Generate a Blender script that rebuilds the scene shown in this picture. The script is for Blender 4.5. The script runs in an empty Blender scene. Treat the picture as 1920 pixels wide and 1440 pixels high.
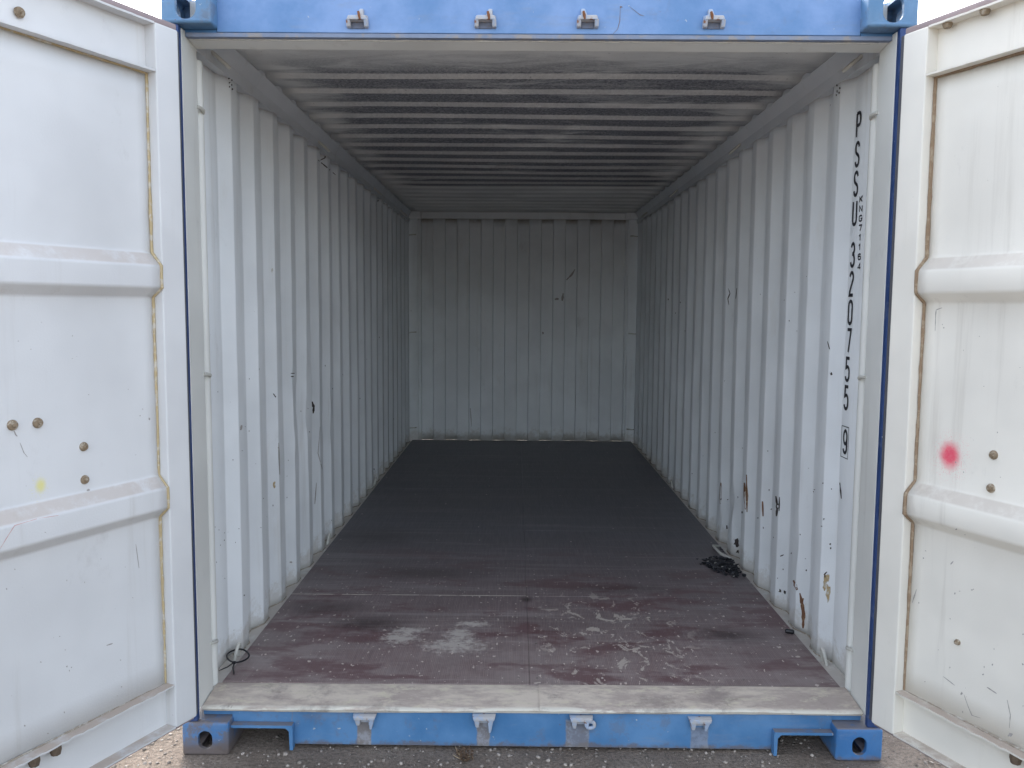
import bpy, bmesh, math, random
from mathutils import Vector, Matrix
from mathutils.bvhtree import BVHTree
random.seed(7)
R = math.radians
SC = bpy.context.scene
COL = SC.collection

# ------------------------------------------------------------------ camera, world, sun, exposure
CAM_POS = Vector((-0.06497, -2.79676, 1.56554))
YAW, PITCH, ROLL, FPX = -4.48393e-03, -9.08777e-02, 7.03918e-03, 1574.617
_F = Vector((math.sin(YAW)*math.cos(PITCH), math.cos(YAW)*math.cos(PITCH), math.sin(PITCH)))
_R = Vector((math.cos(YAW), -math.sin(YAW), 0)); _U = _R.cross(_F)
_R2 = _R*math.cos(ROLL) + _U*math.sin(ROLL); _U2 = -_R*math.sin(ROLL) + _U*math.cos(ROLL)
def pix_ray(px, py):                       # direction through a pixel of the 1920x1440 photograph
    return (_F + _R2*((px-960)/FPX) + _U2*((720-py)/FPX)).normalized()
def pix_on(px, py, axis, v):               # where that direction meets an axis plane
    d = pix_ray(px, py); t = (v-CAM_POS[axis])/d[axis]; return CAM_POS + d*t
cd = bpy.data.cameras.new('camera'); co = bpy.data.objects.new('camera', cd); COL.objects.link(co)
cd.sensor_width = 36.0; cd.lens = FPX/1920*36.0; cd.clip_start = 0.02; cd.clip_end = 500
M = Matrix((_R2, _U2, -_F)).transposed().to_4x4(); M.translation = CAM_POS; co.matrix_world = M
SC.camera = co

SUN_EL, SUN_AZ = 40.0, -13.0               # veiled sun behind the container
w = bpy.data.worlds.new('World'); SC.world = w; w.use_nodes = True
nt = w.node_tree; nt.nodes.clear()
sky = nt.nodes.new('ShaderNodeTexSky'); sky.sky_type = 'NISHITA'; sky.sun_disc = False
sky.sun_elevation = R(SUN_EL); sky.sun_rotation = R(SUN_AZ)
sky.air_density = 1.0; sky.dust_density = 3.0; sky.ozone_density = 1.0
hs = nt.nodes.new('ShaderNodeHueSaturation'); hs.inputs['Saturation'].default_value = 0.46
bg = nt.nodes.new('ShaderNodeBackground'); bg.inputs['Strength'].default_value = 0.15
wo = nt.nodes.new('ShaderNodeOutputWorld')
nt.links.new(sky.outputs[0], hs.inputs['Color']); nt.links.new(hs.outputs[0], bg.inputs[0]); nt.links.new(bg.outputs[0], wo.inputs[0])
sl = bpy.data.lights.new('sun', 'SUN'); sl.energy = 0.5; sl.angle = R(16); sl.color = (1.0, 0.93, 0.82)
so = bpy.data.objects.new('sun', sl); COL.objects.link(so)
sd = Vector((math.sin(R(SUN_AZ))*math.cos(R(SUN_EL)), math.cos(R(SUN_AZ))*math.cos(R(SUN_EL)), math.sin(R(SUN_EL))))
so.rotation_euler = sd.to_track_quat('Z', 'Y').to_euler(); so.location = sd*20
vs = SC.view_settings; vs.view_transform = 'Standard'; vs.look = 'None'; vs.exposure = 2.2; vs.gamma = 1.0; vs.use_curve_mapping = False
SC.render.engine = 'CYCLES'
cy = SC.cycles; cy.use_denoising = True; cy.max_bounces = 12; cy.diffuse_bounces = 9; cy.glossy_bounces = 4
cy.caustics_reflective = False; cy.caustics_refractive = False

# ------------------------------------------------------------------ node helper
class NT:
    def __init__(s, name):
        s.m = bpy.data.materials.new(name); s.m.use_nodes = True
        s.t = s.m.node_tree; s.b = s.t.nodes['Principled BSDF']
        s.tc = s.t.nodes.new('ShaderNodeTexCoord'); s.geo = s.t.nodes.new('ShaderNodeNewGeometry')
        s.P = s.tc.outputs['Object']
        sp = s.t.nodes.new('ShaderNodeSeparateXYZ'); s.t.links.new(s.P, sp.inputs[0]); s.X, s.Y, s.Z = sp.outputs
        sn = s.t.nodes.new('ShaderNodeSeparateXYZ'); s.t.links.new(s.geo.outputs['Normal'], sn.inputs[0]); s.NX, s.NY, s.NZ = sn.outputs
    def put(s, sock, v):
        if isinstance(v, bpy.types.NodeSocket): s.t.links.new(v, sock)
        elif isinstance(v, (tuple, list)) and len(v) == 3 and sock.type == 'RGBA': sock.default_value = (*v, 1)
        else: sock.default_value = v
    def m_(s, op, a, b=0.0, c=0.0, clamp=False):
        n = s.t.nodes.new('ShaderNodeMath'); n.operation = op; n.use_clamp = clamp
        s.put(n.inputs[0], a); s.put(n.inputs[1], b); s.put(n.inputs[2], c); return n.outputs[0]
    def add(s, a, b): return s.m_('ADD', a, b)
    def sub(s, a, b): return s.m_('SUBTRACT', a, b)
    def mul(s, a, b): return s.m_('MULTIPLY', a, b)
    def mx(s, a, b): return s.m_('MAXIMUM', a, b)
    def step(s, v, lo, hi):                 # smooth ramp 0..1 (hi may be below lo)
        n = s.t.nodes.new('ShaderNodeMapRange'); n.interpolation_type = 'SMOOTHSTEP'
        s.put(n.inputs['Value'], v)
        if lo <= hi: n.inputs['From Min'].default_value = lo; n.inputs['From Max'].default_value = hi
        else:
            n.inputs['From Min'].default_value = hi; n.inputs['From Max'].default_value = lo
            n.inputs['To Min'].default_value = 1; n.inputs['To Max'].default_value = 0
        return n.outputs[0]
    def map(s, scale=(1, 1, 1), loc=(0, 0, 0), rot=(0, 0, 0)):
        n = s.t.nodes.new('ShaderNodeMapping'); s.put(n.inputs['Vector'], s.P)
        n.inputs['Scale'].default_value = scale; n.inputs['Location'].default_value = loc; n.inputs['Rotation'].default_value = rot
        return n.outputs[0]
    def noise(s, scale, detail=4, rough=0.55, vec=None, dist=0.0):
        n = s.t.nodes.new('ShaderNodeTexNoise'); s.put(n.inputs['Vector'], vec or s.P)
        n.inputs['Scale'].default_value = scale; n.inputs['Detail'].default_value = detail
        n.inputs['Roughness'].default_value = rough; n.inputs['Distortion'].default_value = dist
        return n.outputs['Fac']
    def mix(s, f, a, b, mode='MIX'):
        n = s.t.nodes.new('ShaderNodeMix'); n.data_type = 'RGBA'; n.blend_type = mode
        s.put(n.inputs[0], f); s.put(n.inputs[6], a); s.put(n.inputs[7], b); return n.outputs[2]
    def blob(s, cx, cy, rx, ry, ax='XY', soft=0.5, wob=0.0, wobscale=12):   # 1 inside an ellipse, soft outside
        A = {'X': s.X, 'Y': s.Y, 'Z': s.Z}
        dx = s.mul(s.sub(A[ax[0]], cx), 1/rx); dy = s.mul(s.sub(A[ax[1]], cy), 1/ry)
        d = s.m_('SQRT', s.add(s.mul(dx, dx), s.mul(dy, dy)))
        if wob: d = s.add(d, s.mul(s.sub(s.noise(wobscale, 6, 0.7), 0.5), wob))
        return s.step(d, 1.0, soft)
    def bump(s, h, strength, dist=0.01):
        n = s.t.nodes.new('ShaderNodeBump'); n.inputs['Strength'].default_value = strength; n.inputs['Distance'].default_value = dist
        s.put(n.inputs['Height'], h); s.t.links.new(n.outputs[0], s.b.inputs['Normal'])
    def done(s, col, rough=0.5, spec=0.4, metal=0.0):
        s.put(s.b.inputs['Base Color'], col); s.put(s.b.inputs['Roughness'], rough)
        s.b.inputs['Specular IOR Level'].default_value = spec; s.b.inputs['Metallic'].default_value = metal
        return s.m

DUST = (0.46, 0.385, 0.325)
def white_paint(name, base, dusty=0.9, grime=0.25, spots=None, speck=0.6, splash=0.0):
    k = NT(name)
    v = k.noise(2.3, 3)
    c = k.mix(k.step(v, 0.3, 0.7), tuple(x*0.93 for x in base), tuple(min(1, x*1.05) for x in base))
    st = k.step(k.noise(1, 5, 0.65, k.map((14, 14, 0.7))), 0.56, 0.78)            # faint vertical runs
    c = k.mix(k.mul(st, grime), c, (0.36, 0.33, 0.28))
    sm = k.step(k.noise(5.5, 8, 0.72, k.map((1, 1, 0.6), (3, 1, 7))), 0.60, 0.74)  # scuffed smudges
    c = k.mix(k.mul(sm, grime*0.8), c, (0.30, 0.29, 0.28))
    s1 = k.step(k.noise(95, 3, 0.6), 0.755, 0.78)
    s2 = k.step(k.noise(26, 2, 0.5, k.map((1, 1, 1), (9, 2, 4))), 0.80, 0.82)
    c = k.mix(k.mul(k.mx(s1, s2), speck), c, (0.10, 0.085, 0.075))
    if splash:                                                            # dried dirt splashed up from the floor joint
        sp_ = k.step(k.add(k.Z, k.mul(k.noise(14, 7, 0.75), 0.42)), 0.50, 0.40)
        c = k.mix(k.mul(sp_, splash), c, (0.40, 0.35, 0.28))
        bl = k.step(k.noise(3.2, 6, 0.7, k.map((1, 1, 0.35), (2, 6, 1))), 0.60, 0.72)
        c = k.mix(k.mul(bl, 0.16), c, (0.50, 0.46, 0.38))
    if spots:
        for (u, z, ru, rz, col, soft) in spots:
            core = k.blob(u, z, ru, rz, 'XZ', soft, 0.35, 45)
            mist = k.mul(k.blob(u+0.004, z-0.006, ru*1.9, rz*1.9, 'XZ', 0.3, 0.3, 30), k.step(k.noise(330, 2, 0.5), 0.60, 0.66))
            c = k.mix(k.mx(k.mul(core, k.add(0.72, k.mul(k.noise(210, 3, 0.6), 0.5))), k.mul(mist, 0.6)), c, col)
    if dusty:
        d = k.mul(k.step(k.NZ, 0.35, 0.9), k.step(k.noise(9, 6, 0.7), 0.25, 0.55))
        c = k.mix(k.mul(d, dusty), c, DUST)
    k.bump(k.add(k.mul(k.noise(180, 2), 0.25), k.noise(4, 2)), 0.12, 0.01)
    return k.done(c, k.add(0.42, k.mul(v, 0.2)), 0.35)

WB = (0.755, 0.79, 0.81)
M_WALL = white_paint('wall_paint', WB, 0.7, 0.26, splash=0.42)
M_RAIL = white_paint('rail_paint', (0.60, 0.625, 0.65), 0.5, 0.4)
M_DOORL = white_paint('door_paint', (0.66, 0.672, 0.68), 0.95, 0.27, [(0.508, 1.062, 0.022, 0.03, (0.72, 0.68, 0.30), 0.2)], 0.5)
M_DOORR = white_paint('door_paint_spotted', (0.775, 0.755, 0.69), 0.95, 0.3, [(0.22, 1.122, 0.05, 0.056, (0.80, 0.10, 0.16), 0.25)], 0.6)
M_POST = white_paint('post_paint', (0.70, 0.71, 0.68), 0.6, 0.3)

def blue_paint(name, rusty=0.5, base=(0.062, 0.200, 0.42), low=None, wear=(), g0=0.60):
    k = NT(name)
    v = k.noise(4, 5, 0.6)
    c = k.mix(k.step(v, 0.3, 0.7), tuple(x*0.82 for x in base), (base[0]*1.7, base[1]*1.22, base[2]*1.08))
    c = k.mix(k.mul(k.step(k.noise(1, 6, 0.7, k.map((5, 9, 22))), 0.52, 0.75), 0.35), c, (0.22, 0.26, 0.33))
    g = k.step(k.noise(11, 8, 0.75), g0, g0+0.10)
    c = k.mix(k.mul(g, rusty), c, (0.15, 0.125, 0.11))
    r = k.step(k.noise(34, 5, 0.6), 0.69, 0.73)
    c = k.mix(k.mul(r, min(1, rusty*1.6)), c, (0.16, 0.07, 0.035))
    ch = k.step(k.noise(48, 3, 0.5, k.map((1, 1, 1), (5, 5, 5))), 0.72, 0.74)
    c = k.mix(k.mul(ch, 0.7), c, (0.48, 0.50, 0.50))
    if low:                                                              # worn bare steel band along the foot
        lo, hi, amt = low
        f = k.step(k.add(k.Z, k.mul(k.sub(k.noise(22, 6, 0.7), 0.5), 0.07)), hi, lo)
        c = k.mix(k.mul(f, amt), c, (0.14, 0.115, 0.105))
    for (cx, hw, zt, amt) in wear:                                      # paint rubbed off by the lock rods below each keeper
        xx = k.m_('ABSOLUTE', k.add(k.sub(k.X, cx), k.mul(k.sub(k.noise(30, 4, 0.6), 0.5), 0.012)))
        f = k.mul(k.step(xx, hw, hw-0.006), k.step(k.add(k.Z, k.mul(k.sub(k.noise(18, 4), 0.5), 0.02)), zt, zt-0.015))
        c = k.mix(k.mul(f, amt), c, k.mix(k.step(k.noise(26, 5, 0.7), 0.42, 0.6), (0.20, 0.18, 0.17), (0.30, 0.30, 0.32)))
    d = k.mul(k.step(k.NZ, 0.5, 0.9), k.step(k.noise(13, 5, 0.7), 0.2, 0.5))
    c = k.mix(k.mul(d, 0.85), c, (0.20, 0.175, 0.165))
    k.bump(k.add(k.mul(k.noise(90, 4), 0.4), k.noise(7, 3)), 0.25, 0.006)
    return k.done(c, k.add(0.38, k.mul(v, 0.25)), 0.4)
M_BLUE = blue_paint('blue_paint', 0.28)
M_SILLB = blue_paint('sill_blue_paint', 0.3, low=(0.012, 0.032, 0.75), g0=0.54, wear=((-0.594, 0.028, 0.125, 0.95), (-0.171, 0.026, 0.125, 0.9), (0.163, 0.044, 0.12, 0.75), (0.595, 0.034, 0.10, 0.6), (-0.848, 0.004, 0.16, 0.6)))
M_BLUEH = blue_paint('header_blue_paint', 0.12, (0.12, 0.27, 0.54), g0=0.57)
M_POSTSHADE = blue_paint('post_blue_shaded', 0.3, (0.022, 0.062, 0.20))  # blue darkened: shade of the gap beside the door is in this colour
M_CASTL = blue_paint('casting_paint_worn', 0.75, (0.06, 0.19, 0.42), (0.022, 0.070, 0.95), g0=0.46)
M_CASTR = blue_paint('casting_paint', 0.35, (0.045, 0.175, 0.42), (0.0, 0.026, 0.85), g0=0.53)
M_CASTT = blue_paint('top_casting_paint', 0.35, (0.10, 0.24, 0.43), g0=0.53)

def keeper_mat():
    k = NT('keeper_paint')
    c = k.mix(k.step(k.noise(25, 5, 0.65), 0.42, 0.56), (0.34, 0.42, 0.55), (0.43, 0.43, 0.44))
    c = k.mix(k.step(k.noise(38, 5, 0.6, k.map((1, 1, 1), (4, 4, 1))), 0.60, 0.70), c, (0.25, 0.13, 0.08))
    k.bump(k.noise(120, 4), 0.4, 0.004)
    return k.done(c, 0.65, 0.3)
M_KEEP = keeper_mat()
def plain(name, col, rough=0.6, var=0.25, scale=40, col2=None, lo=0.45, hi=0.6, spec=0.3):
    k = NT(name)
    c = k.mix(k.noise(scale, 4), tuple(x*(1-var) for x in col), tuple(min(1, x*(1+var)) for x in col))
    if col2: c = k.mix(k.step(k.noise(scale*0.6, 6, 0.65, k.map((1, 1, 1), (2, 8, 3))), lo, hi), c, col2)
    k.bump(k.noise(scale*3, 3), 0.3, 0.004)
    return k.done(c, rough, spec)
M_RUSTCOL = plain('rust', (0.20, 0.085, 0.04), 0.85, 0.4, 60)
M_SEALL = plain('tan_sealant', (0.46, 0.37, 0.22), 0.8, 0.2, 60, (0.55, 0.52, 0.45), 0.5, 0.65)
M_SEALR = plain('brown_sealant', (0.27, 0.195, 0.13), 0.8, 0.2, 60, (0.36, 0.29, 0.21), 0.5, 0.62)
M_SEALW = plain('joint_sealant', (0.30, 0.26, 0.21), 0.85, 0.25, 50, (0.45, 0.43, 0.38), 0.48, 0.6)
M_GASKET = plain('gasket_rubber', (0.30, 0.245, 0.25), 0.7, 0.2, 18)
M_LIP = plain('dull_blue_paint', (0.20, 0.245, 0.34), 0.7, 0.2, 22, (0.28, 0.27, 0.27), 0.5, 0.62)
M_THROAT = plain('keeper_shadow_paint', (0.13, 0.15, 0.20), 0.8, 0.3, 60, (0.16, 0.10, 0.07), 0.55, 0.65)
M_GASKD = plain('dark_gasket_rubber', (0.09, 0.092, 0.105), 0.7, 0.25, 18)
M_SCREW = plain('worn_screw', (0.20, 0.175, 0.155), 0.55, 0.4, 9, (0.50, 0.46, 0.42), 0.48, 0.56)
M_BOLT = plain('rusty_bolt', (0.24, 0.185, 0.125), 0.8, 0.35, 120, (0.40, 0.35, 0.28), 0.5, 0.62)
M_DARKBOLT = plain('dark_rusty_bolt', (0.12, 0.09, 0.065), 0.85, 0.35, 120)
M_INK = plain('black_lettering', (0.010, 0.010, 0.016), 0.5, 0.2, 60)
M_MARK = plain('dark_scuff', (0.05, 0.042, 0.04), 0.8, 0.3, 80)
M_RUSTM = plain('rust_streak', (0.17, 0.085, 0.05), 0.85, 0.35, 90, (0.28, 0.18, 0.10), 0.5, 0.65)
M_OCHRE = plain('ochre_scuff', (0.40, 0.31, 0.17), 0.85, 0.3, 90, (0.5, 0.48, 0.42), 0.45, 0.6)
M_WORN = plain('worn_primer', (0.145, 0.128, 0.12), 0.75, 0.25, 60, (0.10, 0.16, 0.26), 0.55, 0.68)
M_PALE = plain('pale_scratch', (0.55, 0.55, 0.52), 0.7, 0.2, 90)
M_TIE = plain('black_plastic', (0.008, 0.008, 0.011), 0.38, 0.1, 30, spec=0.5)
M_RING = white_paint('ring_paint', (0.52, 0.52, 0.48), 0.3, 0.5)
M_STEELU = plain('under_steel', (0.05, 0.05, 0.052), 0.8, 0.3, 14)

def roof_mat():
    k = NT('roof_paint')
    c = k.mix(k.step(k.noise(2, 4), 0.3, 0.7), (0.58, 0.585, 0.575), (0.69, 0.69, 0.67))
    reg = k.mul(k.step(k.Y, 0.30, 0.95), k.step(k.add(k.Y, k.mul(k.noise(1.1, 2), 0.1)), 4.20, 4.02))
    ax = k.m_('ABSOLUTE', k.add(k.X, k.mul(k.sub(k.noise(2.2, 4, 0.6, k.map((0.6, 1.5, 1))), 0.5), 0.8)))
    edge = k.mul(k.step(ax, 1.22, 0.86), reg)
    n = k.noise(1, 6, 0.66, k.map((2.6, 9.0, 3), (0, 0.4, 0)), 0.9)       # smears drawn out across the width
    big = k.noise(1.1, 3, 0.5, k.map((0.8, 1.3, 1), (4, 2, 0)))
    f = k.step(k.add(k.add(k.mul(n, 0.95), k.mul(big, 0.55)), k.mul(edge, 0.34)), 0.76, 1.08)
    fine = k.step(k.noise(75, 5, 0.8), 0.30, 0.66)
    flat = k.step(k.m_('ABSOLUTE', k.NY), 0.45, 0.15)                    # the mould sits on the flats, the rib flanks stay cleaner
    f = k.mul(k.mul(k.mul(f, edge), k.add(0.45, k.mul(fine, 0.55))), k.add(0.42, k.mul(flat, 0.58)))
    c = k.mix(f, c, (0.062, 0.064, 0.092))
    c = k.mix(k.mul(k.step(k.noise(60, 3), 0.68, 0.73), 0.5), c, (0.14, 0.13, 0.12))
    k.bump(k.noise(60, 4), 0.15, 0.005)
    return k.done(c, 0.6, 0.25)
M_ROOF = roof_mat()

def floor_mat():
    k = NT('floor_plywood')
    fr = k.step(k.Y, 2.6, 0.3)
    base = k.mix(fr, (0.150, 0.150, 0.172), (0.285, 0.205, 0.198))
    v = k.noise(1, 6, 0.62, k.map((0.9, 2.6, 1)))
    base = k.mix(k.step(v, 0.35, 0.65), k.mix(0.28, base, (0.06, 0.05, 0.055)), base)
    # mesh print of the phenolic face: fine lines along the length, crossed by finer ones
    wv = k.m_('SINE', k.mul(k.X, 900.0)); wv2 = k.m_('SINE', k.mul(k.Y, 560.0))
    ln = k.noise(1, 4, 0.6, k.map((170, 5, 1)))
    tex = k.add(k.mul(wv, 0.10), k.add(k.mul(wv2, 0.05), k.mul(k.sub(ln, 0.5), 0.7)))
    base = k.mix(k.step(tex, -0.18, 0.32), k.mix(0.40, base, (0.045, 0.036, 0.040)), k.mix(0.20, base, (0.33, 0.29, 0.27)))
    # dust wiped across the width
    sm = k.step(k.noise(1, 7, 0.7, k.map((0.55, 7.5, 1), (0, 0, 0), (0, 0, R(4))), 0.4), 0.50, 0.75)
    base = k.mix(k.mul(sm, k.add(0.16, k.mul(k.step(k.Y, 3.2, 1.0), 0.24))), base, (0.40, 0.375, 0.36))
    sx = k.step(k.noise(1, 6, 0.75, k.map((1.2, 19, 1), (5, 1, 0), (0, 0, R(-2))), 0.6), 0.52, 0.70)
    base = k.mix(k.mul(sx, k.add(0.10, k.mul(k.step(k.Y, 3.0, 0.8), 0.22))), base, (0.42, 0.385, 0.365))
    sw = k.step(k.noise(1, 3, 0.5, k.map((0.35, 26, 1), (2, 3, 0), (0, 0, R(-5)))), 0.66, 0.74)
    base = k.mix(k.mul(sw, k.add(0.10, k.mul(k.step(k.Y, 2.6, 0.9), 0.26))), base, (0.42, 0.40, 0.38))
    fd = k.mul(k.step(k.Y, 1.3, 0.2), k.step(k.noise(3.0, 6, 0.7), 0.36, 0.68))
    base = k.mix(k.mul(fd, 0.50), base, (0.36, 0.31, 0.29))
    # reddish patches where the face is clean
    rd = k.mul(k.step(k.noise(2.6, 5, 0.65, k.map((1, 2.2, 1), (7, 7, 0))), 0.50, 0.62), k.step(k.Y, 2.4, 1.0))
    base = k.mix(k.mul(rd, 0.68), base, (0.125, 0.058, 0.064))
    for (cx, cyy, rx, ry) in ((-0.55, 0.64, 0.10, 0.10), (-0.515, 0.72, 0.11, 0.04), (-0.31, 0.56, 0.17, 0.10), (-0.30, 0.68, 0.075, 0.11), (-0.25, 0.80, 0.10, 0.045)):
        base = k.mix(k.mul(k.blob(cx, cyy, rx, ry, 'XY', 0.15, 2.4, 34), 0.85), base, (0.52, 0.475, 0.43))
    # flaked-off face, right of the middle joint
    fl = k.step(k.noise(13, 7, 0.72, k.map((1.1, 0.75, 1), (1.3, 2.4, 0), (0, 0, R(25))), 0.7), 0.575, 0.598)
    area = k.mul(k.mul(k.step(k.X, -0.02, 0.14), k.step(k.X, 0.80, 0.52)), k.mul(k.step(k.Y, 1.5, 0.85), k.step(k.Y, 0.16, 0.25)))
    base = k.mix(k.mul(fl, k.mul(area, 0.85)), base, (0.50, 0.44, 0.385))
    ck = k.step(k.noise(62, 3, 0.5, k.map((1, 0.55, 1))), 0.675, 0.695)
    base = k.mix(k.mul(ck, k.mul(k.step(k.Y, 2.4, 0.7), 0.9)), base, (0.58, 0.51, 0.45))
    # dark soaked-in stains
    for (cx, cyy, rx, ry, a) in ((0.86, 0.70, 0.20, 0.13, 0.75), (-0.005, 1.12, 0.045, 0.06, 0.85), (-0.72, 0.80, 0.26, 0.14, 0.7), (-0.95, 0.98, 0.3, 0.16, 0.6), (-0.55, 1.5, 0.45, 0.16, 0.45), (0.5, 1.30, 0.4, 0.10, 0.4), (-0.9, 2.2, 0.4, 0.3, 0.4)):
        base = k.mix(k.mul(k.blob(cx, cyy, rx, ry, 'XY', 0.0, 0.9, 9), a), base, (0.030, 0.016, 0.018))
    base = k.mix(k.mul(k.step(k.m_('ABSOLUTE', k.sub(k.Y, 1.168)), 0.006, 0.002), k.mul(k.step(k.X, 0.03, -0.05), k.step(k.noise(7, 5, 0.7), 0.40, 0.5))), base, (0.42, 0.38, 0.33))
    base = k.mix(k.mul(k.step(k.add(k.Y, k.mul(k.noise(9, 5, 0.7), 0.05)), 0.235, 0.205), 0.8), base, (0.36, 0.31, 0.285))
    k.bump(k.add(tex, k.mul(k.noise(9, 4), 0.8)), 0.22, 0.004)
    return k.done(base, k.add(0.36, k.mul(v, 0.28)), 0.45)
M_FLOOR = floor_mat()

def sill_mat():
    k = NT('threshold_paint')
    n = k.noise(1, 7, 0.74, k.map((4.5, 12, 4)))
    c = k.mix(k.step(n, 0.40, 0.62), (0.42, 0.355, 0.315), (0.62, 0.545, 0.46))
    p = k.step(k.noise(1, 8, 0.8, k.map((9, 20, 6), (3, 3, 0))), 0.52, 0.62)
    c = k.mix(k.mul(p, 0.75), c, (0.62, 0.57, 0.44))
    ff = k.mul(k.step(k.Y, 0.062, 0.046), k.step(k.noise(1, 5, 0.7, k.map((7, 30, 10))), 0.38, 0.52))
    c = k.mix(ff, c, (0.66, 0.63, 0.55))
    g = k.step(k.noise(30, 6, 0.7), 0.66, 0.72); c = k.mix(k.mul(g, 0.7), c, (0.15, 0.10, 0.08))
    s = k.step(k.noise(5, 7, 0.75), 0.52, 0.68); c = k.mix(k.mul(s, 0.6), c, (0.24, 0.205, 0.19))
    k.bump(k.add(k.mul(k.noise(70, 5), 0.5), k.noise(9, 4)), 0.35, 0.006)
    return k.done(c, 0.7, 0.3)
M_SILL = sill_mat()

def ground_mat():
    k = NT('ground_gravel')
    n = k.noise(2.2, 7, 0.65)
    c = k.mix(k.step(n, 0.35, 0.65), (0.31, 0.252, 0.208), (0.45, 0.37, 0.305))
    c = k.mix(k.mul(k.step(k.noise(75, 7, 0.8), 0.44, 0.60), 0.75), c, (0.16, 0.135, 0.115))
    c = k.mix(k.mul(k.step(k.noise(150, 3, 0.6), 0.60, 0.66), 0.9), c, (0.55, 0.50, 0.44))
    k.bump(k.add(k.noise(55, 7, 0.75), k.mul(k.noise(9, 4), 1.2)), 1.0, 0.035)
    return k.done(c, 0.9, 0.2)
M_GROUND = ground_mat()
def stone_mat():
    k = NT('stone'); r = k.geo.outputs['Random Per Island']
    c = k.mix(k.step(r, 0.1, 0.75), (0.22, 0.195, 0.17), (0.46, 0.41, 0.36))
    c = k.mix(k.step(r, 0.92, 0.95), c, (0.47, 0.43, 0.38))
    c = k.mix(k.mul(k.noise(80, 4), 0.4), c, (0.12, 0.10, 0.09))
    return k.done(c, 0.85, 0.25)
M_STONE = stone_mat()
def crumb_mat():
    k = NT('dark_crumb'); r = k.geo.outputs['Random Per Island']
    c = k.mix(k.step(r, 0.2, 0.9), (0.006, 0.007, 0.010), (0.045, 0.045, 0.052))
    c = k.mix(k.step(r, 0.955, 0.965), c, (0.45, 0.43, 0.40))
    return k.done(c, 0.6, 0.35)
M_CRUMB = crumb_mat()
M_LEAF = plain('dry_leaf', (0.10, 0.065, 0.042), 0.85, 0.6, 70, (0.40, 0.31, 0.21), 0.56, 0.66)
M_TWIG = plain('dry_stem', (0.50, 0.40, 0.28), 0.85, 0.3, 70)

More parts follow.
